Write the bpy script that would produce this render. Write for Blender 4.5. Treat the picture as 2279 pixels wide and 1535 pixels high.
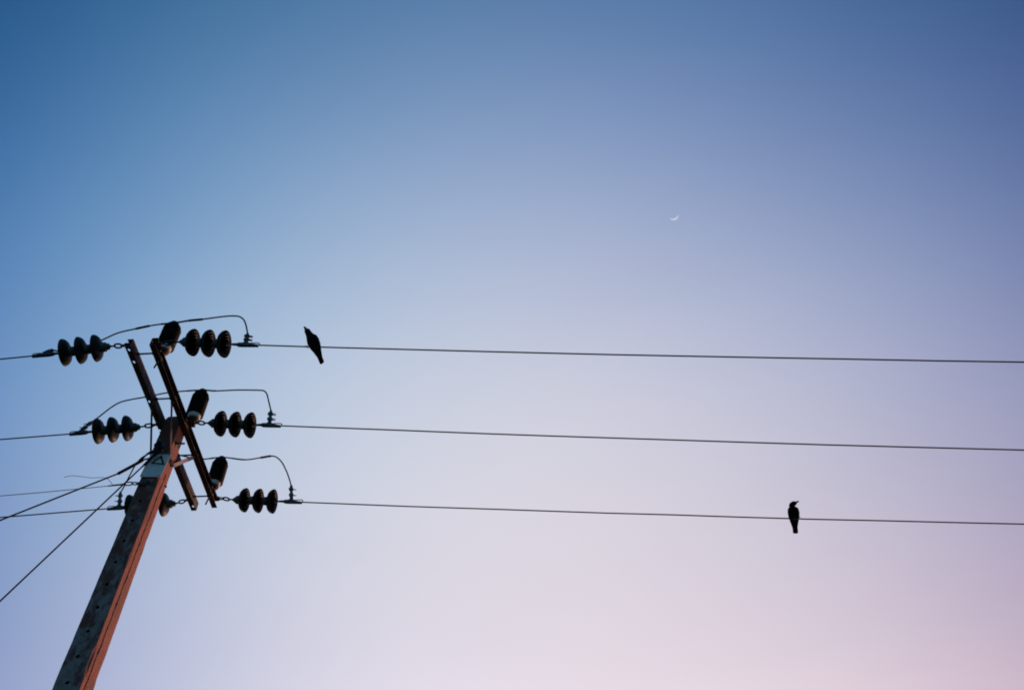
import bpy, bmesh, math, random
from mathutils import Vector, Matrix, noise
random.seed(7)
for o in list(bpy.data.objects): bpy.data.objects.remove(o)
sc = bpy.context.scene
COL = sc.collection
R = math.radians

# ------------------------------------------------------------------ camera
PITCH = R(50.4); F = 2216.0; CX, CY = 1139.5, 767.5
CAM = Vector((0, 0, 1.6))
cam = bpy.data.cameras.new("Camera"); camo = bpy.data.objects.new("Camera", cam)
COL.objects.link(camo); sc.camera = camo
cam.lens = 35.0; cam.sensor_width = 36.0; cam.clip_start = 0.05; cam.clip_end = 20000
camo.location = CAM; camo.rotation_euler = (R(90) + PITCH, 0, 0)

# ------------------------------------------------------------------ sky, sun, exposure
SUN_EL, SUN_AZ = 3.0, 30.0
world = bpy.data.worlds.new("World"); sc.world = world; world.use_nodes = True
nt = world.node_tree; bg = nt.nodes['Background']
def N(t, **k):
    n = nt.nodes.new(t)
    for a_, v in k.items(): setattr(n, a_, v)
    return n
def mth(op, a_, b_=None, clamp=None):
    n = N('ShaderNodeMath', operation=op)
    for i, v in enumerate((a_, b_)):
        if v is None: continue
        if isinstance(v, (int, float)): n.inputs[i].default_value = v
        else: nt.links.new(v, n.inputs[i])
    return n.outputs[0]
sky = N('ShaderNodeTexSky', sky_type='NISHITA', sun_disc=False)
sky.sun_elevation = R(SUN_EL); sky.sun_rotation = R(SUN_AZ)
geo = N('ShaderNodeTexCoord')
def dotv(v):
    n = N('ShaderNodeVectorMath', operation='DOT_PRODUCT'); n.inputs[1].default_value = v
    nt.links.new(geo.outputs['Generated'], n.inputs[0]); return n.outputs['Value']
# twilight colouring of the air: fixed to compass directions, multiplies the physical sky
p = mth('MINIMUM', mth('MAXIMUM', dotv((1, 0, 0)), -.50), .50)
q = mth('MINIMUM', mth('MAXIMUM', dotv((0, -math.sin(PITCH), math.cos(PITCH))), -.36), .36)
pp, pq, qq = mth('MULTIPLY', p, p), mth('MULTIPLY', p, q), mth('MULTIPLY', q, q)
terms = [None, p, q, pp, pq, qq, mth('MULTIPLY', pp, q), mth('MULTIPLY', qq, q), mth('MULTIPLY', pp, p), mth('MULTIPLY', qq, p),
         mth('MULTIPLY', pp, pp), mth('MULTIPLY', pp, qq), mth('MULTIPLY', qq, qq)]
GRADE = [[0.016, -0.2200, -0.2420], [-0.5881, -0.7618, -0.6594], [-0.8089, -0.1779, 0.5376],
         [-4.2928, -2.5744, -1.217], [1.2802, 0.2917, 0.4112], [-8.3172, -6.3147, -3.6914],
         [-5.6033, -2.1753, -1.9669], [-5.0485, -2.2965, -3.7299], [2.9711, 1.5496, 0.6208], [0.1815, 0.8695, 1.4928],
         [-4.7499, -5.4072, -3.3584], [-8.3266, -6.0732, -6.2282], [13.6252, 17.0838, 10.1358]]
comb = N('ShaderNodeCombineXYZ')
for ch in range(3):
    acc = mth('ADD', GRADE[0][ch], 0.0)
    for t_, c_ in zip(terms[1:], GRADE[1:]): acc = mth('ADD', acc, mth('MULTIPLY', t_, c_[ch]))
    nt.links.new(mth('POWER', math.e, acc), comb.inputs[ch])
mul = N('ShaderNodeVectorMath', operation='MULTIPLY')
nt.links.new(sky.outputs[0], mul.inputs[0]); nt.links.new(comb.outputs[0], mul.inputs[1])
# the sky behind the camera is dimmed, added to darken the faces turned to it
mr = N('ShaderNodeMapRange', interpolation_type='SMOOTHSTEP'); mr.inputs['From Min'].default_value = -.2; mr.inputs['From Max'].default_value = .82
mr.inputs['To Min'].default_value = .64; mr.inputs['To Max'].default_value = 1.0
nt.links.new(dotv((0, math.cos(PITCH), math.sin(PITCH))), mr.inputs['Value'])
# faint uneven high haze
hz = N('ShaderNodeTexNoise'); hz.inputs['Scale'].default_value = 2.2; hz.inputs['Detail'].default_value = 5; hz.inputs['Distortion'].default_value = .6
mpg = N('ShaderNodeMapping'); mpg.inputs['Scale'].default_value = (1, 1.6, 3.2); mpg.inputs['Rotation'].default_value = (0, .3, .2)
nt.links.new(geo.outputs['Generated'], mpg.inputs[0]); nt.links.new(mpg.outputs[0], hz.inputs['Vector'])
hzf = mth('ADD', mth('MULTIPLY', hz.outputs['Fac'], .08), .96)
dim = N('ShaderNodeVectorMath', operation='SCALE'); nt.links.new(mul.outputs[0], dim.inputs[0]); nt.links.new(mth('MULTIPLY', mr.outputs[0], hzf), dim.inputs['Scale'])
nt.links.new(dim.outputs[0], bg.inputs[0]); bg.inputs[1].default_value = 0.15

el, az = R(SUN_EL), R(SUN_AZ)
SDIR = Vector((math.sin(az)*math.cos(el), math.cos(az)*math.cos(el), math.sin(el)))
sl = bpy.data.lights.new("Sun", 'SUN'); slo = bpy.data.objects.new("Sun", sl); COL.objects.link(slo)
sl.energy = 0.40; sl.angle = R(0.5); sl.color = (1.0, 0.56, 0.42)
slo.rotation_euler = (-SDIR).to_track_quat('-Z', 'Y').to_euler(); slo.location = SDIR*50

vs = sc.view_settings; vs.view_transform = 'Standard'; vs.look = 'None'; vs.gamma = 1; vs.exposure = 2.737
sc.render.engine = 'CYCLES'; sc.cycles.max_bounces = 6; sc.cycles.filter_width = 1.9

# ------------------------------------------------------------------ materials
def mat(name, col, rough=.6, metal=0, spec=.5, col2=None, scale=20, lo=.4, hi=.6, bump=0, bscale=80, detail=4, stretch=None):
    m = bpy.data.materials.new(name); m.use_nodes = True; t = m.node_tree
    b = t.nodes['Principled BSDF']; b.inputs['Roughness'].default_value = rough
    b.inputs['Metallic'].default_value = metal; b.inputs['Specular IOR Level'].default_value = spec
    b.inputs['Base Color'].default_value = (*col, 1)
    tc = t.nodes.new('ShaderNodeTexCoord'); vec = tc.outputs['Object']
    if stretch:
        mp = t.nodes.new('ShaderNodeMapping'); mp.inputs['Scale'].default_value = stretch
        t.links.new(vec, mp.inputs[0]); vec = mp.outputs[0]
    if col2:
        nz = t.nodes.new('ShaderNodeTexNoise'); nz.inputs['Scale'].default_value = scale
        nz.inputs['Detail'].default_value = detail; nz.inputs['Roughness'].default_value = .76
        cr = t.nodes.new('ShaderNodeValToRGB')
        cr.color_ramp.elements[0].position = lo; cr.color_ramp.elements[0].color = (*col, 1)
        cr.color_ramp.elements[1].position = hi; cr.color_ramp.elements[1].color = (*col2, 1)
        t.links.new(vec, nz.inputs['Vector']); t.links.new(nz.outputs['Fac'], cr.inputs[0])
        t.links.new(cr.outputs[0], b.inputs['Base Color'])
    if bump:
        n2 = t.nodes.new('ShaderNodeTexNoise'); n2.inputs['Scale'].default_value = bscale; n2.inputs['Detail'].default_value = 5
        bp = t.nodes.new('ShaderNodeBump'); bp.inputs['Strength'].default_value = bump; bp.inputs['Distance'].default_value = .004
        t.links.new(tc.outputs['Object'], n2.inputs['Vector']); t.links.new(n2.outputs['Fac'], bp.inputs['Height'])
        t.links.new(bp.outputs[0], b.inputs['Normal'])
    return m
M_SHADED = mat('weathered_shaded', (.145, .068, .058), .9, col2=(.26, .25, .24), scale=11, lo=.47, hi=.60, bump=.6, detail=8, stretch=(1, 1, .55), spec=.2)  # weathered pole faces away from the sun: shade put into the colour
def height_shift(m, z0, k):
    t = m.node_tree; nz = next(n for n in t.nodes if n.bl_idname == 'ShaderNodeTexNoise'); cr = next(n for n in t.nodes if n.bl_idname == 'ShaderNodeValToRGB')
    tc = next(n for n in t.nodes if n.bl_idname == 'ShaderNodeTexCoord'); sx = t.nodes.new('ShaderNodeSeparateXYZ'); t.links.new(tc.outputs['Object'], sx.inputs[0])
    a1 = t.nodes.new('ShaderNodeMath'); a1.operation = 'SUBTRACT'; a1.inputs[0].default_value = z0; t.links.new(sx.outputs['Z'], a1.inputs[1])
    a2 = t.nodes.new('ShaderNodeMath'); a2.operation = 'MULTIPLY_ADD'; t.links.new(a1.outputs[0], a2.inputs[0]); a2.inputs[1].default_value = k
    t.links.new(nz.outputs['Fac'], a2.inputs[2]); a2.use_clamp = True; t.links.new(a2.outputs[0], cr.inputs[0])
height_shift(M_SHADED, 7.0, .045)
M_SUNLIT = mat('weathered_sunlit', (.37, .145, .11), .9, col2=(.22, .12, .10), scale=10, lo=.42, hi=.66, bump=.8, detail=9, stretch=(1, 1, .22), spec=.2)  # same pole, faces towards the sun: warm light put into the colour
height_shift(M_SUNLIT, 7.0, .035)
M_HOLE = mat('hole_dark', (.03, .025, .025), 1, spec=.1)  # plain dark colour for the hole linings and the seam
M_ARM = mat('rusted_steel', (.085, .055, .05), .8, col2=(.16, .12, .115), scale=9, bump=.3, spec=.2)
M_ARM2 = mat('rusted_steel_dark', (.085, .06, .052), .85, col2=(.14, .10, .085), scale=9, bump=.3, spec=.12)
M_EDGE_LIT = mat('lit_edge', (.16, .13, .12), .7, spec=.3)  # paler flange edge: the light it catches is painted into the colour
M_STRAP = mat('galvanised_strap', (.42, .33, .31), .6, col2=(.30, .24, .23), scale=14, spec=.4)
M_STEEL = mat('dull_hardware', (.035, .04, .045), .6, col2=(.07, .075, .075), scale=60, spec=.3)
M_CAP = mat('galvanised_cap', (.10, .15, .16), .7, col2=(.06, .10, .11), scale=30, spec=.15)
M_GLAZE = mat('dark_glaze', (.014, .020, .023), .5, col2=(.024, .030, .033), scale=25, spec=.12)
M_UNDER_SHADE = mat('glaze_under_shade', (.002, .004, .006), .8, spec=.0)  # same glaze painted near black for the shade under the discs
M_RIB_GLINT = mat('rib_glint', (.11, .11, .11), .5, spec=.25)  # lighter rib tips, painted to give thin glints
M_POST = mat('dark_shed', (.010, .009, .010), .6, col2=(.018, .015, .016), scale=40, spec=.15)
M_RING = mat('pale_base', (.72, .74, .74), .6, col2=(.56, .58, .58), scale=25)
M_CABLE = mat('cable', (.012, .011, .016), .8, col2=(.022, .021, .026), scale=90, spec=.1)
M_THIN = mat('thin_cable', (.06, .075, .12), .7, spec=.2)
M_SLEEVE = mat('sleeve', (.022, .022, .026), .75, spec=.15)
M_SIGN = mat('sign_enamel', (.74, .80, .80), .6, col2=(.63, .71, .72), scale=16, spec=.3)
M_YEL = mat('faded_yellow', (.70, .78, .68), .6, spec=.3)
M_INK = mat('sign_ink', (.012, .012, .014), .7, spec=.2)
M_FADE = mat('faded_print', (.08, .10, .11), .7, spec=.2)
M_BIRD = mat('black_plumage', (.006, .006, .007), .8, spec=.1)
M_TEAL = mat('teal_bolt', (.10, .20, .22), .4, spec=.5)

# ------------------------------------------------------------------ site frame: s runs along the crossarms, w along the line
AZ = R(3.7)
a = Vector((math.sin(AZ), math.cos(AZ), 0)); w = Vector((math.cos(AZ), -math.sin(AZ), 0)); Z = Vector((0, 0, 1))
ROT = Matrix((w, a, Z)).transposed().to_4x4()           # local x = line, y = crossarm, z = up
def P(ww, s, z): return w*ww + a*s + Z*z
def ray(x, y):
    X = (x-CX)/F; U = -(y-CY)/F
    return Vector((X, math.cos(PITCH)-U*math.sin(PITCH), math.sin(PITCH)+U*math.cos(PITCH)))
def on_s(x, y, s):                                      # surveyed point in the vertical plane at station s of the crossarm
    d = ray(x, y); return CAM + d*((a*s-CAM).dot(a)/d.dot(a))
def on_w(x, y, ww):
    d = ray(x, y); return CAM + d*((w*ww-CAM).dot(w)/d.dot(w))
def on_z(x, y, z):
    d = ray(x, y); return CAM + d*((z-CAM.z)/d.z)

# ------------------------------------------------------------------ mesh helpers
def link(name, bm, mats, parent=None, mtx=None, smooth=False):
    me = bpy.data.meshes.new(name)
    bmesh.ops.recalc_face_normals(bm, faces=bm.faces)
    bm.to_mesh(me); bm.free()
    for m in (mats if isinstance(mats, (list, tuple)) else [mats]): me.materials.append(m)
    if smooth:
        for f_ in me.polygons: f_.use_smooth = True
    o = bpy.data.objects.new(name, me); COL.objects.link(o)
    if parent: o.parent = parent
    if mtx is not None: o.matrix_world = mtx if not parent else mtx
    return o
def child(name, bm, mats, parent, smooth=False, local=None):
    """bm is in world coordinates unless local matrix is given (then relative to the parent)"""
    o = link(name, bm, mats, None, None, smooth)
    o.parent = parent
    if local is None:
        top = parent; mw = parent.matrix_basis.copy()
        while top.parent: top = top.parent; mw = top.matrix_basis @ mw
        o.data.transform(mw.inverted())
    else: o.matrix_basis = local
    return o
def empty(name, loc, label, cat, group=None, rot=None):
    o = bpy.data.objects.new(name, None); COL.objects.link(o); o.empty_display_size = .1
    m = Matrix.Translation(loc)
    if rot is not None: m = m @ rot
    o.matrix_basis = m
    return tag(o, label, cat, group)
def tag(o, label, cat, group=None):
    o['label'] = label; o['category'] = cat
    if group: o['group'] = group
    return o
def basis(d):
    d = d.normalized(); u = Vector((0, 0, 1)) if abs(d.z) < .9 else Vector((0, 1, 0))
    x = u.cross(d).normalized(); return x, d.cross(x)
def tube(bm, pts, r, n=10, cap=True, mi=0):
    pts = [Vector(q) for q in pts]; k = len(pts)
    rs = r if isinstance(r, (list, tuple)) else [r]*k
    rings = []; px = None
    for i, q in enumerate(pts):
        d = (pts[min(i+1, k-1)]-pts[max(i-1, 0)]).normalized()
        if px is None: px, py = basis(d)
        else:
            px = (px - d*px.dot(d)).normalized(); py = d.cross(px)
        rings.append([bm.verts.new(q+(px*math.cos(t)+py*math.sin(t))*rs[i]) for t in [2*math.pi*j/n for j in range(n)]])
    for A, B in zip(rings, rings[1:]):
        for j in range(n):
            f_ = bm.faces.new((A[j], A[(j+1) % n], B[(j+1) % n], B[j])); f_.material_index = mi; f_.smooth = True
    if cap:
        for rg in (rings[0][::-1], rings[-1]): bm.faces.new(rg).material_index = mi
    return bm
def smoothpath(pts, sub=6):
    pts = [Vector(q) for q in pts]; out = []
    for i in range(len(pts)-1):
        p0, p1, p2, p3 = pts[max(i-1, 0)], pts[i], pts[i+1], pts[min(i+2, len(pts)-1)]
        for j in range(sub):
            t = j/sub
            out.append(.5*((2*p1)+(p2-p0)*t+(2*p0-5*p1+4*p2-p3)*t*t+(-p0+3*p1-3*p2+p3)*t**3))
    out.append(pts[-1]); return out
def box(bm, lo, hi, M=None, mi=0, bev=0):
    vs_ = [Vector((x, y, z)) for x in (lo[0], hi[0]) for y in (lo[1], hi[1]) for z in (lo[2], hi[2])]
    if M is not None: vs_ = [M @ v for v in vs_]
    v = [bm.verts.new(q) for q in vs_]
    fs = []
    for q in ((0, 1, 3, 2), (4, 6, 7, 5), (0, 4, 5, 1), (2, 3, 7, 6), (0, 2, 6, 4), (1, 5, 7, 3)):
        f_ = bm.faces.new([v[i] for i in q]); f_.material_index = mi; fs.append(f_)
    if bev:
        es = list({e for f_ in fs for e in f_.edges})
        bmesh.ops.bevel(bm, geom=es, offset=bev, segments=2, affect='EDGES')
    return bm
def lathe(bm, prof, M=None, n=40, mi=0, mis=None):
    """prof: (x along axis, radius); axis = local +X"""
    rings = []
    for (x, r) in prof:
        if r < 1e-5: q = Vector((x, 0, 0)); rings.append([bm.verts.new(M @ q if M else q)])
        else:
            rg = []
            for j in range(n):
                t = 2*math.pi*j/n; q = Vector((x, r*math.cos(t), r*math.sin(t)))
                rg.append(bm.verts.new(M @ q if M else q))
            rings.append(rg)
    for i, (A, B) in enumerate(zip(rings, rings[1:])):
        m_ = mis[i] if mis else mi
        for j in range(n):
            if len(A) == 1 and len(B) == 1: break
            if len(A) == 1: f_ = bm.faces.new((A[0], B[j], B[(j+1) % n]))
            elif len(B) == 1: f_ = bm.faces.new((A[j], A[(j+1) % n], B[0]))
            else: f_ = bm.faces.new((A[j], A[(j+1) % n], B[(j+1) % n], B[j]))
            f_.material_index = m_; f_.smooth = True
    return bm
def axisM(o_, d):
    x = d.normalized(); y, z = basis(x)
    return Matrix.Translation(o_) @ Matrix((x, y, z)).transposed().to_4x4()
def ring_link(bm, c, d, side, L, W, r):
    """oval chain link centred c, long axis d, lying in the plane of d and side"""
    d = d.normalized(); side = (side-d*side.dot(d)).normalized(); pts = []
    for i in range(25):
        t = 2*math.pi*i/24
        pts.append(c+d*(math.cos(t)*W/2+math.copysign((L-W)/2, math.cos(t)) if abs(math.cos(t)) > 1e-6 else 0)+side*math.sin(t)*W/2)
    tube(bm, pts, r, 8, cap=False)

# ------------------------------------------------------------------ ground
def ground():
    bm = bmesh.new(); rs = [0, 3, 8, 20, 50, 120, 300, 800, 2500, 7000]; n = 48; prev = [bm.verts.new((0, 0, 0))]
    for r in rs[1:]:
        cur = [bm.verts.new((r*math.cos(t), r*math.sin(t), 0 if r < 60 else noise.noise(Vector((r*math.cos(t)/90, r*math.sin(t)/90, 0)))*.4*min(1, r/300)))
               for t in [2*math.pi*j/n for j in range(n)]]
        for j in range(n):
            if len(prev) == 1: bm.faces.new((prev[0], cur[j], cur[(j+1) % n]))
            else: bm.faces.new((prev[j], prev[(j+1) % n], cur[(j+1) % n], cur[j]))
        prev = cur
    o = link('ground', bm, mat('dry_grass', (.035, .045, .02), 1, col2=(.09, .075, .045), scale=.8, lo=.35, hi=.7, bump=.4, bscale=30, spec=.1))
    o['kind'] = 'structure'; return o
ground()

# ------------------------------------------------------------------ moon: the sunlit lune of the globe, far off; its night side is lost in the bright air
def moon():
    d = ray(1499.5, 479.5).normalized(); D = 5000.0; rad = D*.00475
    V = -d; S = ray(1499.5+520*.40, 479.5+520).normalized(); S = (S-d*S.dot(d)).normalized()*math.sin(R(60))+d*math.cos(R(60))
    axp = V.cross(S).normalized()                       # through the horns
    e1 = (S-V*S.dot(V)).normalized()                    # limb direction
    ph = R(60)                                          # lit lune: from the limb inwards
    bm = bmesh.new(); nl, nb = 14, 60; rows = []
    for r_ in (rad, rad*.985):
        g = []
        for i in range(nl+1):
            t = R(52)*i/nl
            dirn = (e1*math.cos(t)+V*math.sin(t))
            g.append([bm.verts.new((axp*math.sin(b)+dirn*math.cos(b))*r_) for b in [R(-90)+R(180)*j/nb for j in range(nb+1)]])
        rows.append(g)
    for g in rows:
        for A, B in zip(g, g[1:]):
            for j in range(nb):
                try: bm.faces.new((A[j], A[j+1], B[j+1], B[j]))
                except ValueError: pass
    bmesh.ops.remove_doubles(bm, verts=bm.verts, dist=.01)
    m = bpy.data.materials.new('moonlight'); m.use_nodes = True; t = m.node_tree; t.nodes.clear()
    out = t.nodes.new('ShaderNodeOutputMaterial'); tr = t.nodes.new('ShaderNodeBsdfTransparent')
    em = t.nodes.new('ShaderNodeEmission'); add = t.nodes.new('ShaderNodeAddShader')
    nz = t.nodes.new('ShaderNodeTexNoise'); cr = t.nodes.new('ShaderNodeValToRGB')
    nz.inputs['Scale'].default_value = .12; nz.inputs['Detail'].default_value = 5
    tcn = t.nodes.new('ShaderNodeTexCoord'); t.links.new(tcn.outputs['Object'], nz.inputs['Vector'])
    cr.color_ramp.elements[0].position = .3; cr.color_ramp.elements[0].color = (.015, .0125, .011, 1)
    cr.color_ramp.elements[1].position = .7; cr.color_ramp.elements[1].color = (.024, .020, .017, 1)
    t.links.new(nz.outputs['Fac'], cr.inputs[0]); t.links.new(cr.outputs[0], em.inputs[0]); em.inputs[1].default_value = 1
    t.links.new(tr.outputs[0], add.inputs[0]); t.links.new(em.outputs[0], add.inputs[1]); t.links.new(add.outputs[0], out.inputs[0])
    me_o = link('moon', bm, m, None, Matrix.Translation(CAM+d*D), True)
    tag(me_o, 'thin pale crescent moon high in the twilight sky', 'moon')
moon()

# ------------------------------------------------------------------ utility pole
HA = 8.6                                                # underside of the crossarms
pole = empty('utility_pole', P(-3.88, 6.66, 0), 'weathered reddish square pole leaning right with twin steel crossarms', 'utility pole')
def pole_c(z): return -3.765-.0121*(HA-z)
def pole_h(z): return .085+.0083*(HA-z)
def build_shaft():
    bm = bmesh.new(); top = 8.735; zs = []; z = 0.0
    while z < 5: zs.append(z); z += .25
    while z < top: zs.append(z); z += .03
    zs.append(top)
    rings = []; m = 8; ch = .008
    for z in zs:
        c, h = pole_c(z), pole_h(z); k = 1
        if z > top-.035: h -= .012*(1-(top-z)/.035)
        pts = []
        base = [(-1, -1), (1, -1), (1, 1), (-1, 1)]
        for i in range(4):
            p0, p1 = base[i], base[(i+1) % 4]
            d = (p1[0]-p0[0], p1[1]-p0[1])
            for j in range(m+1):
                t = ch/(2*h)+(1-ch/h)*j/m
                pts.append(((p0[0]+d[0]*t)*h, (p0[1]+d[1]*t)*h, j in (0, m)))
        rg = []
        for (x, y, ed) in pts:
            v = Vector((c+x, 6.66+y, z)); nn = noise.noise(v*5)*.0014+noise.noise(v*35)*.0008
            if ed: # chipped arrises
                e_ = noise.noise(Vector((x*40, y*40, z*3.1))); nn -= max(0, e_-.22)*.02+abs(noise.noise(Vector((x*31, y*17, z*9))))*.0015
            k = 1+nn/h
            rg.append(bm.verts.new(P(c+x*k, 6.66+y*k, z)))
        rings.append(rg)
    n = len(rings[0])
    for A, B in zip(rings, rings[1:]):
        for j in range(n):
            f_ = bm.faces.new((A[j], A[(j+1) % n], B[(j+1) % n], B[j]))
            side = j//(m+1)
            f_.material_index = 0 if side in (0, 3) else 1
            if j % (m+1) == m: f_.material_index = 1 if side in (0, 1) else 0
    bm.faces.new(rings[-1]).material_index = 0; bm.faces.new(rings[0][::-1]).material_index = 0
    sh = link('shaft', bm, [M_SHADED, M_SUNLIT, M_HOLE])
    # bolt holes in the front face, nail holes in the right face: cut for real
    cb = bmesh.new()
    for k in range(12):
        z = 7.614-.2285*(k-0) if k else 7.614
        if k > 9: break
        c = pole_c(z)-.004; fy = 6.66-pole_h(z)
        lathe(cb, [(0, 0), (0, .016), (.07, .016), (.07, 0)], Matrix.Translation(P(c, fy-.03, z)) @ Matrix((a, Z, w)).transposed().to_4x4(), 14, 2)
    for k in range(11):
        z = 7.947-.2318*k; fx = pole_c(z)+pole_h(z)
        lathe(cb, [(0, 0), (0, .0105), (.06, .0105), (.06, 0)], Matrix.Translation(P(fx+.02, 6.657-.0035*k, z)) @ Matrix((-w, Z, a)).transposed().to_4x4(), 12, 2)
    bmesh.ops.recalc_face_normals(cb, faces=cb.faces)
    cut = link('cut', cb, [M_HOLE, M_HOLE, M_HOLE])
    md = sh.modifiers.new('b', 'BOOLEAN'); md.operation = 'DIFFERENCE'; md.object = cut; md.solver = 'EXACT'
    dg = bpy.context.evaluated_depsgraph_get(); dg.update()
    me = bpy.data.meshes.new_from_object(sh.evaluated_get(dg)); sh.modifiers.clear()
    sh.data = me; bpy.data.objects.remove(cut)
    sh.data.transform(pole.matrix_basis.inverted()); sh.parent = pole
    # ragged seam groove down the right face, drawn as a thin raised dark tube
    bm = bmesh.new(); z = 8.02; pts = []
    while z > 5.3:
        pts.append(P(pole_c(z)+pole_h(z)+.0015, 6.657-.0155*(7.947-z)+noise.noise(Vector((0, 3, z*9)))*.010, z)); z -= .04
    tube(bm, pts, [.0016+.0062*abs(noise.noise(Vector((9, 1, i*.45)))) for i in range(len(pts))], 6)
    child('seam', bm, M_HOLE, pole)
build_shaft()

def channel(name, w0, side, s0, s1, mats, holes=()):
    """C section 100 x 50; web plane at w0, flanges point to side (-1 left / +1 right)"""
    bm = bmesh.new(); t = .007; hgt = .10; fl = .055
    prof = [(0, 0), (fl, 0), (fl, t), (t, t), (t, hgt-t), (fl, hgt-t), (fl, hgt), (0, hgt)]
    A = [bm.verts.new(P(w0+side*x, s0, HA+z)) for x, z in prof]; n = len(prof)
    prev = A; K = 24
    for k in range(1, K+1):
        s = s0+(s1-s0)*k/K; cur = [bm.verts.new(P(w0+side*x, s, HA+z)) for x, z in prof]
        for j in range(n):
            f_ = bm.faces.new((prev[j], prev[(j+1) % n], cur[(j+1) % n], cur[j]))
            f_.material_index = 1 if j == 1 else 0
        prev = cur
    bm.faces.new(A[::-1]); bm.faces.new(prev)
    o = link('crossarm', bm, mats)
    if holes:
        cb = bmesh.new()
        for (hw, hs) in holes:
            lathe(cb, [(-.03, 0), (-.03, .0115), (.03, .0115), (.03, 0)], Matrix.Translation(P(hw, hs, HA)) @ Matrix((Z, a*1.5, w)).transposed().to_4x4(), 16, 0)
        bmesh.ops.recalc_face_normals(cb, faces=cb.faces)
        cut = link('cut', cb, mats[0]); md = o.modifiers.new('b', 'BOOLEAN'); md.object = cut; md.operation = 'DIFFERENCE'; md.solver = 'EXACT'
        dg = bpy.context.evaluated_depsgraph_get(); dg.update()
        me = bpy.data.meshes.new_from_object(o.evaluated_get(dg)); o.modifiers.clear(); o.data = me; bpy.data.objects.remove(cut)
    o.data.transform(pole.matrix_basis.inverted()); o.parent = pole
    return o
hs = []
for (x, y) in ((287, 779), (298, 806), (332, 894), (355, 958), (429.6, 1127)):
    q = on_z(x, y, HA); hs.append((q.dot(w), q.dot(a)))
la = channel('crossarm', -3.852, -1, 5.565, 7.83, [M_ARM, M_ARM], hs)
la['label'] = 'rusty brown crossarm with punched holes'
ra = channel('crossarm', -3.678, 1, 5.565, 7.80, [M_ARM2, M_EDGE_LIT])
ra['label'] = 'near black crossarm carrying the upright insulators'
# spacer rods between the two crossarms
for s in (5.706, 6.273, 7.05, 7.667):
    bm = bmesh.new(); zc = HA+.05
    tube(bm, [P(-3.905, s, zc), P(-3.64, s, zc)], .0085, 10)
    for ww in (-3.87, -3.835, -3.695, -3.66):
        lathe(bm, [(-.008, 0), (-.008, .016), (.008, .016), (.008, 0)], axisM(P(ww, s, zc), w), 6)
    child('spacer_rod', bm, M_STEEL, pole)
# flat braces down to the shaft
def strap(p0, p1, side, mats=M_STRAP, wid=.038, nm='brace'):
    d = (p1-p0).normalized(); sd = (side-d*side.dot(d)).normalized(); u = d.cross(sd)
    M = Matrix.Translation(p0) @ Matrix((d, u, sd)).transposed().to_4x4()
    bm = bmesh.new(); L = (p1-p0).length
    box(bm, (-.02, -wid/2, -.003), (L+.02, wid/2, .003), M, bev=.0015)
    for x in (0, L):
        lathe(bm, [(-.008, 0), (-.008, .014), (.014, .014), (.014, .007), (.022, .007), (.022, 0)],
              Matrix.Translation(M @ Vector((x, 0, 0))) @ Matrix((sd, d, u)).transposed().to_4x4(), 6)
    return child(nm, bm, mats, pole)
zb = 8.17; xr = pole_c(zb)+pole_h(zb)+.006; xl = pole_c(zb)-pole_h(zb)-.006
strap(P(-3.668, 6.273, HA-.01), P(xr, 6.64, zb), w, M_ARM)
strap(P(-3.662, 7.04, HA+.01), P(xr+.007, 6.70, zb-.005), w, M_STRAP)
strap(P(-3.862, 6.273, HA-.01), P(xl, 6.64, zb), -w, M_ARM2)
strap(P(-3.868, 7.04, HA+.01), P(xl-.007, 6.70, zb-.005), -w, M_ARM2)
# through bolts
bm = bmesh.new(); q = P(pole_c(8.4)+pole_h(8.4), 6.64, 8.40)
tube(bm, [q-w*.02, q+w*.085], .010, 10)
lathe(bm, [(0, 0), (0, .024), (.006, .024), (.006, .015), (.024, .015), (.024, 0)], axisM(q, w), 8)
child('through_bolt', bm, M_STEEL, pole)
BOLT = P(-3.786, 6.575, 8.316)
bm = bmesh.new(); tube(bm, [BOLT+a*.02, BOLT-a*.09], .010, 10)
lathe(bm, [(0, 0), (0, .034), (.007, .034), (.007, .019), (.028, .019), (.028, 0)], axisM(BOLT, -a), 8)
lathe(bm, [(.055, 0), (.055, .019), (.075, .019), (.075, 0)], axisM(BOLT, -a), 6)
child('through_bolt', bm, M_TEAL, pole)
# bonding strip running down to the plate
bm = bmesh.new(); q0 = on_s(368.5, 996, 6.562); q1 = on_s(364, 1011, 6.56)
tube(bm, [q0, (q0+q1)/2+w*.003, q1], .005, 6); child('bond_wire', bm, M_CAP, pole)
# nuts standing proud down the right arris
for k in range(1):
    z = 7.93; q = P(pole_c(z)+pole_h(z), 6.66+pole_h(z)*.8, z); bm = bmesh.new()
    lathe(bm, [(-.005, 0), (-.005, .010), (.010, .010), (.010, 0)], axisM(q, w), 6); child('nut', bm, M_STEEL, pole)
# brackets for the upright insulators (right crossarm)
POSTS = [on_z(365.5, 776, 8.742), on_z(431.5, 927, 8.742), on_z(476.5, 1077, 8.742)]
for q in POSTS:
    s = q.dot(a); bm = bmesh.new()
    box(bm, (-3.621, s-.045, HA+.034), (max(-3.60, q.dot(w)+.03), s+.045, HA+.044), ROT, bev=.002)
    box(bm, (-3.669, s-.05, HA+.010), (-3.622, s+.05, HA+.095), ROT, bev=.002)
    M = ROT
    child('bracket', bm, M_ARM2, pole)
for (x0, y0, x1, y1) in ((354, 801, 343, 818), (467, 1103, 457.5, 1122)):
    q = on_z(x0, y0, HA); bm = bmesh.new(); tube(bm, [q+Z*.01, on_s(x1, y1, q.dot(a))], .0085, 8)
    child('locking_pin', bm, M_STEEL, pole)
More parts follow.
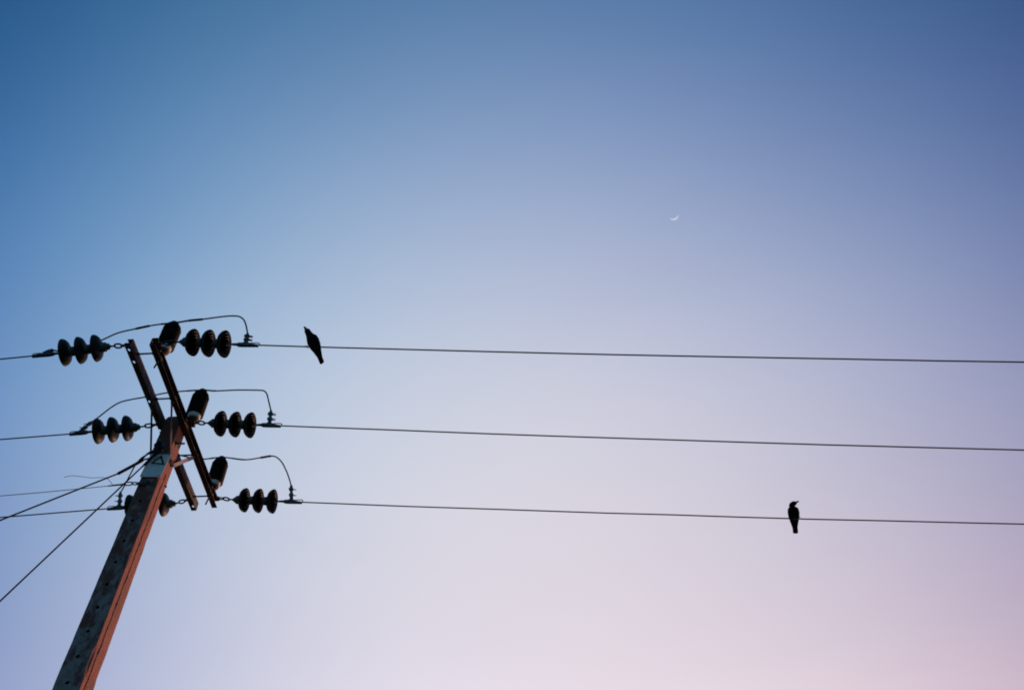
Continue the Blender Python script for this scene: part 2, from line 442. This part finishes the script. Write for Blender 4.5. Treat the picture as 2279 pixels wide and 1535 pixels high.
# rigging plates where the strings hook on
for (ww, s, sd) in ((-3.66, 5.600, 1), (-3.60, 6.607, 1), (-3.63, 7.71, 1), (-3.875, 5.597, -1), (-3.875, 6.605, -1), (-3.875, 7.706, -1)):
    bm = bmesh.new()
    box(bm, (min(ww, ww+sd*.05), s-.028, HA+.043), (max(ww, ww+sd*.05), s+.028, HA+.055), ROT, bev=.003)
    child('rigging_plate', bm, M_ARM2, pole)

# ------------------------------------------------------------------ warning sign
def sign():
    s0 = 6.553; c = [P(-3.865, s0, 7.900), P(-3.666, s0, 7.884), P(-3.640, s0, 8.168), P(-3.842, s0, 8.190)]
    root = empty('warning_sign', (c[0]+c[1])/2, 'pale warning plate with an empty black triangle fixed to the pole front', 'sign')
    n = -a
    def sheet(poly, off, th, m, nm, par):
        bm = bmesh.new(); A = [bm.verts.new(q+n*off) for q in poly]; B = [bm.verts.new(q+n*(off+th)) for q in poly]
        bm.faces.new(A[::-1]); bm.faces.new(B); k = len(poly)
        for i in range(k): bm.faces.new((A[i], A[(i+1) % k], B[(i+1) % k], B[i]))
        return child(nm, bm, m, par)
    plate = sheet(c, 0, .003, M_SIGN, 'plate', root)
    def uv(u, v): # u right, v up in the plate, metres fraction
        return c[0]*(1-u)*(1-v)+c[1]*u*(1-v)+c[2]*u*v+c[3]*(1-u)*v
    T = [on_s(359.9, 1014, s0), on_s(334.2, 1032, s0), on_s(367, 1034.8, s0)]
    cen = (T[0]+T[1]+T[2])/3; I = [cen+(q-cen)*.56 for q in T]
    sheet([cen+(q-cen)*.82 for q in T], .0031, .0006, M_YEL, 'yellow_field', plate)
    bm = bmesh.new()
    for i in range(3):
        j = (i+1) % 3; poly = [T[i], T[j], I[j], I[i]]
        A = [bm.verts.new(q+n*.0040) for q in poly]; B = [bm.verts.new(q+n*.0048) for q in poly]
        bm.faces.new(A[::-1]); bm.faces.new(B)
        for k in range(4): bm.faces.new((A[k], A[(k+1) % 4], B[(k+1) % 4], B[k]))
    child('triangle_symbol', bm, M_INK, plate)
    # the worn line of print under the triangle: too faded to read, only its strokes remain
    bm = bmesh.new(); q0 = on_s(331, 1036.2, s0); q1 = on_s(364.5, 1038.4, s0); d = q1-q0; up = (c[3]-c[0]).normalized()
    t = 0.0; rr = random.Random(3)
    while t < 1:
        l = rr.uniform(.02, .055); e = min(1, t+l)
        if rr.random() < .85:
            h = rr.uniform(.003, .007); poly = [q0+d*t, q0+d*e, q0+d*e+up*h, q0+d*t+up*h]
            bm.faces.new([bm.verts.new(q+n*.0038) for q in poly])
        t = e+rr.uniform(.008, .03)
    child('faded_line', bm, M_FADE, plate)
    for (u, v) in ((.1, .94), (.9, .94), (.1, .06), (.9, .06)):
        bm = bmesh.new(); lathe(bm, [(.003, 0), (.003, .005), (.006, .004), (.007, 0)], axisM(uv(u, v), n), 10)
        child('rivet', bm, M_STEEL, root)
sign()

# ------------------------------------------------------------------ insulator strings
def disc_mesh():
    bm = bmesh.new()
    prof = [(-.044, .046), (-.0435, .062), (-.038, .083), (-.028, .103), (-.013, .118), (.001, .1250), (.010, .1275), (.0135, .1275), (.0145, .124),
            (.006, .119), (.004, .114), (.006, .109), (.020, .106), (.022, .103), (.020, .100), (.002, .096), (-.002, .088), (.002, .081),
            (.024, .078), (.027, .075), (.024, .072), (-.002, .068), (-.006, .062), (-.002, .056), (.026, .053), (.029, .050), (.026, .047),
            (.0, .042), (-.004, .030), (-.004, .011)]
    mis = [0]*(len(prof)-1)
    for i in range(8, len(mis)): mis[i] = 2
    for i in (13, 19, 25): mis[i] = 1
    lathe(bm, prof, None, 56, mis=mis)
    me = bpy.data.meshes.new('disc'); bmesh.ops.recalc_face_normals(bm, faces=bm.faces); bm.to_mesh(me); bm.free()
    me.materials.append(M_GLAZE); me.materials.append(M_RIB_GLINT); me.materials.append(M_UNDER_SHADE); return me
def cap_mesh():
    bm = bmesh.new()
    lathe(bm, [(-.128, 0), (-.128, .015), (-.118, .017), (-.110, .027), (-.098, .031), (-.090, .040), (-.086, .044), (-.060, .046), (-.044, .049), (-.040, .046), (-.036, 0)], None, 32)
    for an in (0, math.pi): # split pin boss
        lathe(bm, [(-.03, 0), (-.03, .007), (.03, .007), (.03, 0)], Matrix.Translation((-.114, 0, 0)) @ Matrix.Rotation(an+.6, 4, 'X') @ Matrix.Rotation(R(90), 4, 'Z'), 8)
    me = bpy.data.meshes.new('cap'); bmesh.ops.recalc_face_normals(bm, faces=bm.faces); bm.to_mesh(me); bm.free(); me.materials.append(M_CAP); return me
def pin_mesh():
    bm = bmesh.new(); lathe(bm, [(-.01, 0), (-.01, .011), (.022, .011), (.024, .016), (.030, .016), (.032, 0)], None, 16)
    me = bpy.data.meshes.new('pin'); bmesh.ops.recalc_face_normals(bm, faces=bm.faces); bm.to_mesh(me); bm.free(); me.materials.append(M_CAP); return me
MD, MC, MP = disc_mesh(), cap_mesh(), pin_mesh()
def add(name, me, parent, local=None):
    o = bpy.data.objects.new(name, me); COL.objects.link(o); o.parent = parent
    if local is not None: o.matrix_basis = local
    return o
def clamp_parts(root, tail, tip, up, bolts_dir, stub_len=.125, loop=True):
    """dead-end clamp from tail (string side) to tip (line side), stub rising for the jumper"""
    d = (tip-tail).normalized(); L = (tip-tail).length; up = (up-d*up.dot(d)).normalized(); y = up.cross(d)
    M = Matrix.Translation(tail) @ Matrix((d, y, up)).transposed().to_4x4()
    bm = bmesh.new(); th = .014
    outl = [(0, -.012), (.02, -.018), (.035, -.022), (.05, -.017), (L, -.017), (L+.004, -.010), (L, -.001), (L*.62, .006), (L*.50, .020), (L*.44, .044), (L*.30, .044), (L*.26, .016), (.06, .010), (.035, .018), (.02, .015), (0, .010)]
    A = [bm.verts.new(M @ Vector((x, -th, z))) for x, z in outl]; B = [bm.verts.new(M @ Vector((x, th, z))) for x, z in outl]; k = len(outl)
    bm.faces.new(A); bm.faces.new(B[::-1])
    for i in range(k): bm.faces.new((A[i], B[i], B[(i+1) % k], A[(i+1) % k]))
    bmesh.ops.bevel(bm, geom=list(bm.edges), offset=.003, segments=1, affect='EDGES')
    body = child('clamp', bm, M_CAP if loop != 'dark' else M_STEEL, root)
    if loop:
        bm = bmesh.new()
        tube(bm, smoothpath([M @ Vector(v) for v in ((L*.52, 0, .024), (L*.75, 0, .030), (L-.008, 0, .030), (L+.003, 0, .018), (L-.002, 0, -.006))], 5), .0045, 8)
        child('keeper_loop', bm, M_STEEL, body)
    b0 = M @ Vector((L*.37, 0, .04)); return body, M, b0
def stub(root, b0, b1, bolt_dir, n=2):
    d = (b1-b0); L = d.length; bm = bmesh.new()
    lathe(bm, [(-.01, 0), (-.01, .020), (L*.12, .016), (L*.18, .022), (L*.38, .022), (L*.42, .014), (L*.58, .014), (L*.62, .021), (L*.82, .021), (L*.86, .015), (L, .013), (L+.002, 0)], axisM(b0, d), 14)
    st = child('jumper_stub', bm, M_CAP, root)
    pr = d.normalized().cross(bolt_dir).normalized()
    for k, f_ in enumerate((.22, .34, .66, .78) if n == 4 else (.28, .72)):
        bm = bmesh.new(); q = b0+d*f_
        tube(bm, [q-bolt_dir*.028, q+bolt_dir*.020, q+bolt_dir*.022, q+bolt_dir*.058], [.0085, .0085, .0065, .0035], 8)
        child('bolt', bm, M_STEEL, st)
def string(i, side, pix, S, att, label, jump, flip=False, dark=False):
    """pix: the pixels of the three discs, the clamp tail, the clamp tip"""
    d3 = [on_s(x, y, S) for x, y in pix[:3]]
    ax = (d3[2]-d3[0]).normalized(); c0 = (d3[0]+d3[1]+d3[2])/3; sp = (d3[2]-d3[0]).length/2
    root = empty('insulator_string', c0-ax*sp-ax*.13, label, 'insulator string', 'strain insulator strings of three discs')
    for k in (-1, 0, 1):
        M = axisM(c0+ax*sp*k, ax)
        o = add('disc', MD, root, root.matrix_basis.inverted() @ M)
        add('cap', MC, o); add('pin', MP, o)
    end = c0+ax*sp+ax*.02; start = c0-ax*sp-ax*.125
    # hardware to the crossarm
    bm = bmesh.new(); v = start-att; L = v.length; n_ = max(1, round(L/.075)); dd = v.normalized()
    s1_ = start-dd*0; tube(bm, [s1_+dd*.01, s1_-v*.34], .0085, 8)
    if L > .09:
        ring_link(bm, att+v*.50, dd, a, max(.055, L*.45), .046, .0085)
        tube(bm, [att+v*.33-Z*.010, att-dd*.006-Z*.012], .007, 8); tube(bm, [att+v*.33+Z*.010, att-dd*.006+Z*.012], .007, 8)
    else:
        ring_link(bm, att+v*.3, dd, a, max(.05, L*.7), .034, .0075)
    child('shackle', bm, M_STEEL, root)
    tail, tip = on_s(*pix[3], S), on_s(*pix[4], S)
    bm = bmesh.new(); tube(bm, [end, end+(tail-end)*.35, end+(tail-end)*.36, end+(tail-end)*.8, tail+(tip-tail).normalized()*.015], [.012, .012, .009, .013, .013], 10)
    child('ball_link', bm, M_CAP if not dark else M_STEEL, root)
    body, M, b0 = clamp_parts(root, tail, tip, Z, None, loop='dark' if dark else True)
    stub(root, b0, jump, (ax*1.0-Z*.12).normalized() if side > 0 else (ax+Z*.1).normalized(), 4 if side > 0 and i < 2 else 2)
    return tip
ST = [5.59, 6.607, 7.71]
RP = [[(428.7, 762), (463.7, 764), (498.6, 765.5), (527, 766.5), (575, 768)],
      [(490.5, 942.5), (524, 944.2), (556, 945.8), (581, 945), (625, 947.2)],
      [(544, 1112.5), (575, 1114), (606, 1115.2), (631, 1115.2), (672, 1117)]]
LP = [[(214.5, 774.5), (179, 779.5), (144, 784), (121, 787), (72, 792)],
      [(283.5, 952.5), (250.5, 956), (219, 959), (196, 961), (155, 965.5)],
      [(364.5, 1122), (327, 1124.5), (290, 1127), (278, 1128.5), (239, 1131.5)]]
RJ = [(551, 743), (603, 914), (648, 1080)]
LJ = [(119, 779), (205, 938), (268, 1095)]
names = ['topmost', 'middle', 'lowest']
rt = [string(i, 1, RP[i], ST[i], [P(-3.615, 5.600, 8.649), P(-3.555, 6.607, 8.649), P(-3.585, 7.71, 8.649)][i],
      ['right hand ribbed insulator string beside the end of the dark crossarm, nearest the upper crow',
       'right hand ribbed insulator string at the pole top, between two others on its side',
       'right hand ribbed insulator string at the far lower end of the crossarms'][i], on_s(*RJ[i], ST[i])) for i in range(3)]
lt = [string(i, -1, LP[i], ST[i], P(-3.918, ST[i]+(.007 if i == 0 else -.002), 8.649),
      ['left hand domed insulator string chained to the upper crossarm tip, highest on the left',
       'left hand domed insulator string chained level with the top of the pole',
       'left hand insulator string mostly hidden behind the pole shaft below the sign'][i], on_s(*LJ[i], ST[i]), dark=True) for i in range(3)]

# ------------------------------------------------------------------ upright post insulators on the right crossarm
def post_proto(q, label):
    root = empty('post_insulator', q, label, 'insulator', 'black ribbed post insulators')
    Mz = Matrix((Z, Vector((1, 0, 0)), Vector((0, 1, 0)))).transposed().to_4x4()
    bm = bmesh.new(); lathe(bm, [(-.098, 0), (-.098, .014), (-.07, .014), (-.068, .038), (-.050, .043), (-.045, .050), (-.032, .052), (-.030, 0)], Mz, 32)
    child('base', bm, M_ARM2, root, local=Matrix())
    bm = bmesh.new(); lathe(bm, [(-.034, 0), (-.034, .056), (-.031, .060), (.016, .062), (.022, .058), (.022, 0)], Mz, 40)
    child('collar', bm, M_RING, root, local=Matrix())
    bm = bmesh.new(); prof = [(.020, 0), (.020, .060)]; n = 9; z0 = .022; hh = .315
    for k in range(n):
        z = z0+hh*k/n; st = hh/n
        rr = .086 if k < n-1 else .076
        prof += [(z+.001, .060), (z+.003, rr-.004), (z+.007, rr), (z+.012, rr-.002), (z+st*.70, .060)]
    prof += [(z0+hh, .060), (z0+hh+.012, .050), (z0+hh+.016, 0)]
    lathe(bm, prof, Mz, 44); child('shed_body', bm, M_POST, root, local=Matrix())
    bm = bmesh.new(); lathe(bm, [(z0+hh+.010, 0), (z0+hh+.010, .046), (z0+hh+.030, .044), (z0+hh+.046, .034), (z0+hh+.050, 0)], Mz, 28)
    child('top_cap', bm, M_POST, root, local=Matrix())
    return root
labs = ['black ribbed post insulator at the upper end of the crossarm, behind its tip',
        'black ribbed post insulator over the pole top with pale blue collar in full view',
        'black ribbed post insulator at the lower far end of the crossarm']
pp0 = post_proto(POSTS[0], labs[0])
for i in (1, 2):
    r = pp0.copy(); COL.objects.link(r); r.location = POSTS[i]; r['label'] = labs[i]
    for ch in list(pp0.children):
        c_ = ch.copy(); COL.objects.link(c_); c_.parent = r
PTOP = [q+Z*.385 for q in POSTS]

# ------------------------------------------------------------------ jumper cables over the posts
def jumper(i, pts, sleeves, label):
    P3 = []
    for (x, y, off) in pts:
        P3.append(on_s(x, y, ST[i]+off))
    path = smoothpath(P3, 7)
    root = empty('jumper_cable', P3[0], label, 'cable', 'jumper cables arching over the insulators')
    bm = bmesh.new(); tube(bm, path, .0074, 9); child('cable', bm, M_CABLE, root)
    sp = PTOP[i].dot(a)-ST[i]
    for (x0, y0, x1, y1, r) in sleeves:
        # the sleeve follows the cable between two stations
        def near(x, y):
            best = min(range(len(path)), key=lambda k: (pix(path[k])[0]-x)**2+(pix(path[k])[1]-y)**2); return best
        k0, k1 = sorted((near(x0, y0), near(x1, y1)))
        if k1-k0 < 1: k1 = k0+1
        seg = path[k0:k1+1]; bm = bmesh.new(); tube(bm, seg, r, 10); child('sleeve', bm, M_SLEEVE, root)
def pix(v):
    q = v-CAM; t = q.y*math.cos(PITCH)+q.z*math.sin(PITCH); u = -q.y*math.sin(PITCH)+q.z*math.cos(PITCH)
    return CX+F*q.x/t, CY-F*u/t
o0, o1, o2 = [PTOP[i].dot(a)-ST[i] for i in range(3)]
t0, t1, t2 = [pix(q+Z*.006) for q in PTOP]
jumper(0, [(119, 780, 0), (150, 781, .12), (190, 771, .17), (228, 756, .17), (262, 741, .16), (302, 731.5, .15), (345, 723, o0), (t0[0], t0[1], o0), (420, 713.5, o0), (450, 710.5, .10), (500, 704, .04), (528, 703.5, .01), (541, 710, 0), (547.5, 724, 0), (551, 743, 0)],
       [(302, 731.5, 330, 726.5, .0115), (357, 721, 418, 714, .0092), (421, 714, 451, 710.5, .0115)],
       'highest jumper cable, arching from behind the top left discs over the upper post insulator')
jumper(1, [(205, 938, 0), (218, 929, .02), (245, 908, .05), (266, 895.5, .05), (290, 889, .04), (322, 883.5, .03), (370, 874, .01), (410, 870, o1), (t1[0], t1[1], o1), (480, 869.5, o1), (530, 867.6, 0), (578, 868.2, 0), (588, 870, 0), (594, 877, 0), (598, 893, 0), (603, 914, 0)],
       [(418, 869.5, 479, 869.5, .0088)],
       'middle jumper cable with squared right bend, crossing behind the twin crossarms')
jumper(2, [(268, 1096, 0), (276, 1082, 0), (290, 1055, 0), (303, 1032, 0), (320, 1015, 0), (350, 1006, 0), (395, 1012, 0), (425, 1018, -.03), (455, 1021, o2), (t2[0], t2[1], o2), (544, 1022.5, o2), (580, 1018, -.03), (603, 1014.5, 0), (615, 1017, 0), (627, 1028, 0), (637, 1047, 0), (644, 1066, 0), (648, 1081, 0)],
       [(464, 1021.5, 480, 1021.8, .0088), (513, 1023.5, 544, 1023, .0088), (580, 1018.5, 603, 1014.5, .0125)],
       'lowest jumper cable, rising behind the pole and curving down to the lowest right clamp')

# ------------------------------------------------------------------ line conductors
def conductor(tip, edge, S, sgn, label, nm='power_line', r=.0066, L=70.0, m=None, grp='power lines running to the right'):
    e = on_s(edge[0], edge[1], S); dx = abs((e-tip).dot(w)); drop = tip.z-e.z
    slope = drop/(dx*(1-dx/L)); n = 60; pts = []
    for k in range(n+1):
        x = L*.93*(k/n)**1.5; pts.append(tip+w*sgn*x-Z*(slope*x*(1-x/L)+noise.noise(Vector((x*.9, S, 0)))*.006*min(1, x)))
    bm = bmesh.new(); o = bpy.data.objects.new('x', None)
    tube(bm, [q-tip for q in pts], r, 8)
    c_ = link(nm, bm, m or M_CABLE, None, Matrix.Translation(tip)); tag(c_, label, 'power line', grp)
    return lambda x: tip+w*sgn*x-Z*slope*x*(1-x/L)
RW = [conductor(rt[i], [(2279, 806), (2279, 1001), (2279, 1166)][i], ST[i], 1,
      ['topmost right hand power line, the wire the upper crow perches on', 'middle right hand power line, carrying no bird', 'lowest right hand power line, the wire the lower crow perches on'][i]) for i in range(3)]
LW = [conductor(lt[i], [(0, 799), (0, 978), (0, 1150.5)][i], ST[i], -1,
      ['short stretch of power line leaving left from the highest domed insulator string', 'stretch of power line leaving left from the middle domed insulator string',
       'power line leaving left from the clamp beside the pole shaft'][i], grp='power lines running to the left') for i in range(3)]

# ------------------------------------------------------------------ guys and the thin service wire
def to_ground(p0, p1):
    d = p1-p0; return p0+d*((p0.z-.02)/(-d.z))
g1 = empty('guy_wire', on_s(338, 1014, 6.60), 'thick stay wire sloping gently down left from beside the warning sign', 'stay wire')
A0 = on_s(264, 1053, 6.60); A1 = on_s(0, 1157.5, 6.60)
bm = bmesh.new(); tube(bm, [A0, A1, to_ground(A0, A1)], .0078, 9); child('wire', bm, M_CABLE, g1)
bm = bmesh.new(); tube(bm, smoothpath([on_s(262, 1054, 6.60), on_s(290, 1039, 6.60), on_s(318, 1023.5, 6.60)], 4), .0150, 10)
for pth in ([(314, 1024), (328, 1020.5), (342, 1017), (356, 1012)], [(312, 1025), (322, 1015.5), (330, 1008), (342, 1002), (354, 997)]):
    tube(bm, smoothpath([on_s(x, y, 6.60-.012*k) for k, (x, y) in enumerate(pth)], 4), .0085, 9)
child('preformed_grip', bm, M_SLEEVE, g1)
g2 = empty('guy_wire', BOLT, 'stay wire sloping steeply down left, its grip crossing the corner of the warning sign', 'stay wire')
B0 = on_s(318, 1036.5, 6.545); B1 = on_s(0, 1337, 6.545)
bm = bmesh.new(); tube(bm, [B0, B1, to_ground(B0, B1)], .0072, 9); child('wire', bm, M_CABLE, g2)
bm = bmesh.new(); sp = 6.538
tube(bm, smoothpath([on_s(316, 1038.5, sp), on_s(326, 1029, sp), on_s(338, 1016.5, sp-.01), on_s(349, 1004, sp-.03), BOLT-a*.045-w*.012], 5), [.0085]*3+[.012]*18, 10)
tube(bm, smoothpath([on_s(340, 1016.5, sp-.016), on_s(351, 1008, sp-.03), on_s(361, 999, sp-.04), BOLT-a*.05+w*.012], 5), .009, 10)
ring_link(bm, BOLT-a*.045-Z*.02-w*.008, (Z*.8+w*.5), w, .075, .05, .008)
child('preformed_grip', bm, M_SLEEVE, g2)

svc = empty('service_wire', on_s(331, 1072, 6.56), 'thin bluish wire with a loose curling tail, shackled to the pole below the sign', 'wire')
q0, q1, q2 = on_s(331, 1072.5, 6.548), on_s(306, 1076, 6.548), on_s(296, 1077, 6.548)
bm = bmesh.new(); M = Matrix.Translation(q0) @ Matrix(((q1-q0).normalized(), a, (q1-q0).normalized().cross(a))).transposed().to_4x4()
box(bm, (-.012, -.008, -.016), ((q1-q0).length+.01, -.002, .016), M, bev=.002)
lathe(bm, [(-.005, 0), (-.005, .013), (.018, .013), (.018, 0)], axisM(q0, -a), 6)
child('eye_strap', bm, M_STEEL, svc)
bm = bmesh.new(); dd = (on_s(279, 1076.5, 6.548)-q1).normalized()
ring_link(bm, on_s(300, 1075.5, 6.548), dd, a, .055, .030, .006); ring_link(bm, on_s(285.5, 1076, 6.548), dd, Z, .075, .038, .0058)
child('shackle', bm, M_STEEL, svc)
e0 = on_s(279, 1076.8, 6.548); e1 = on_s(240, 1081, 6.548); e2 = on_s(0, 1103.5, 6.548)
bm = bmesh.new(); tube(bm, [e0, e1+(e0-e1)*.35, e1], [.0085, .0075, .0055], 8); child('wedge_grip', bm, M_SLEEVE, svc)
bm = bmesh.new(); dv = (e2-e1); pts = [e1+dv*(k*k/6.0)+Z*.012*(k*k/6.0)*(k*k/6.0-1) for k in range(0, 12)]
tube(bm, pts, .0034, 7); child('wire', bm, M_THIN, svc)
bm = bmesh.new(); tube(bm, smoothpath([on_s(x, y, 6.548) for x, y in ((251, 1079), (245, 1071), (240, 1065.5), (235, 1063), (222, 1062), (205, 1063), (185, 1060.5), (165, 1058.3), (152, 1059.3), (142, 1061.5))], 5), .0024, 7)
child('loose_tail', bm, M_THIN, svc)

# ------------------------------------------------------------------ crows
def crow(name, feet, fwd, pitch, scale, label, head_turn=0.0, head_up=0.0, roll=0.0, foot_x=-.03, kx=1.0, neck_y=0.0, foot_z=.060):
    """local: x forward, y left, z up (along the bird); origin between the feet"""
    def loft(bm, st, n=18):
        rings = []
        for (c, ax_, hw, hh) in st:
            ax_ = Vector(ax_).normalized(); y = Vector((0, 0, 1)).cross(ax_).normalized(); z = ax_.cross(y)
            rings.append([bm.verts.new(Vector(c)+y*math.cos(t)*hw+z*math.sin(t)*hh) for t in [2*math.pi*j/n for j in range(n)]])
        for A, B in zip(rings, rings[1:]):
            for j in range(n):
                f_ = bm.faces.new((A[j], A[(j+1) % n], B[(j+1) % n], B[j])); f_.smooth = True
        bm.faces.new(rings[0][::-1]); bm.faces.new(rings[-1]); return bm
    th = head_turn; hx = Vector((math.cos(th)*math.cos(head_up), math.sin(th)*math.cos(head_up), math.sin(head_up)))
    X = Vector((1, 0, 0))
    neck = Vector((.110, neck_y, .055)); hd = neck+X*.014+hx*.022+Vector((0, 0, .004))
    st = [((-.262, 0, .004), X, .022, .004), ((-.25, 0, .006), X, .032, .009), ((-.19, 0, .018), X, .031, .013), ((-.135, 0, .028), X, .029, .019),
          ((-.10, 0, .032), X, .032, .028), ((-.06, 0, .036), X, .045, .042), ((-.02, 0, .040), X, .054, .052), ((.02, 0, .045), X, .058, .056),
          ((.055, 0, .050), X, .056, .053), ((.085, 0, .054), X, .046, .044), (neck, X*.7+hx*.3, .038, .038),
          (neck+X*.016+hx*.010, X*.4+hx*.6, .032, .033), (hd, hx, .034, .034), (hd+hx*.018, hx, .030, .030), (hd+hx*.032, hx, .021, .022), (hd+hx*.040, hx, .011, .012)]
    hM = Matrix.Translation(feet)
    f_h = Vector((fwd[0], fwd[1], 0)).normalized(); fx = f_h*math.cos(pitch)+Z*math.sin(pitch); fy = Z.cross(f_h); fz = fx.cross(fy)
    Rm = Matrix((fx, fy, fz)).transposed().to_4x4() @ Matrix.Rotation(roll, 4, 'X') @ Matrix.Scale(scale, 4) @ Matrix.Diagonal((kx, 1, 1, 1))
    # feet attach under the belly; shift the body so the feet reach the wire
    off = Rm @ Vector((foot_x, 0, -foot_z))
    root = empty(name, feet, label, 'crow', 'crows perched on the wires')
    root.matrix_basis = Matrix.Translation(feet)
    Mb = Matrix.Translation(feet-off) @ Rm
    bm = loft(bmesh.new(), st); bmesh.ops.transform(bm, matrix=Mb, verts=bm.verts)
    body = child('body', bm, M_BIRD, root)
    sm = body.modifiers.new('s', 'SUBSURF'); sm.levels = 1; sm.render_levels = 2
    # bill, slightly hooked
    bm = bmesh.new(); b0 = hd+hx*.034; bt = b0+hx*.040+Vector((0, 0, -.005))
    loft(bm, [(b0, hx, .014, .017), (b0+hx*.016, hx, .012, .014), (b0+hx*.031, hx, .0085, .011), (bt, hx, .002, .003)], 10)
    bmesh.ops.transform(bm, matrix=Mb, verts=bm.verts); child('bill', bm, M_BIRD, root)
    for sg in (-1, 1):
        bm = bmesh.new()
        loft(bm, [((-.215, sg*.014, .018), X, .010, .004), ((-.16, sg*.022, .028), X, .014, .010), ((-.10, sg*.034, .040), X, .015, .022), ((-.04, sg*.048, .048), X, .014, .034),
                  ((.02, sg*.054, .056), X, .012, .036), ((.06, sg*.050, .062), X, .011, .028), ((.085, sg*.042, .062), X, .007, .014)], 12)
        bmesh.ops.transform(bm, matrix=Mb, verts=bm.verts); child('wing', bm, M_BIRD, root)
        bm = bmesh.new(); h_ = Mb @ Vector((foot_x+.005, sg*.020, .005)); ft = feet+fy*sg*.022+Z*.006
        tube(bm, [h_, h_+(ft-h_)*.45, ft], [.014*scale, .0065, .0042], 8)
        for an in (-.45, 0, .45):
            d_ = (f_h*math.cos(an)+fy*math.sin(an)); tube(bm, [ft, ft+d_*.012+Z*.002, ft+d_*.022-Z*.008, ft+d_*.020-Z*.018], [.004, .0036, .003, .0015], 6)
        tube(bm, [ft, ft-f_h*.012, ft-f_h*.014-Z*.014], [.004, .003, .0015], 6)
        child('leg', bm, M_BIRD, root)
        bm = bmesh.new(); ey = Mb @ (hd+hx*.008+hx.cross(Vector((0, 0, 1))).normalized()*(-sg)*.0285+Vector((0, 0, .006)))
        bmesh.ops.create_uvsphere(bm, u_segments=10, v_segments=6, radius=.0042, matrix=Matrix.Translation(ey)); child('eye', bm, M_INK, root)
    return root
def wire_at(i, x, y):
    e = on_s(x, y, ST[i]); return RW[i](abs((e-rt[i]).dot(w)))
CROW1 = dict(fwd=(-.62, -.78), pitch=R(37), scale=.86, kx=.94, foot_x=-.024, foot_z=.068)
CROW2 = dict(fwd=(-.02, -1.0), pitch=R(46), scale=.86, kx=.85, foot_x=-.05)
crow('crow', wire_at(0, 686.5, 769)+Z*.006, label='black crow on the topmost wire with its bill raised left', head_turn=-0.15, head_up=.05, **CROW1)
crow('crow', wire_at(2, 1772, 1150)+Z*.006, label='black crow on the lowest wire, far right, head turned right', head_turn=1.05, head_up=-.18, neck_y=-.016, **CROW2)
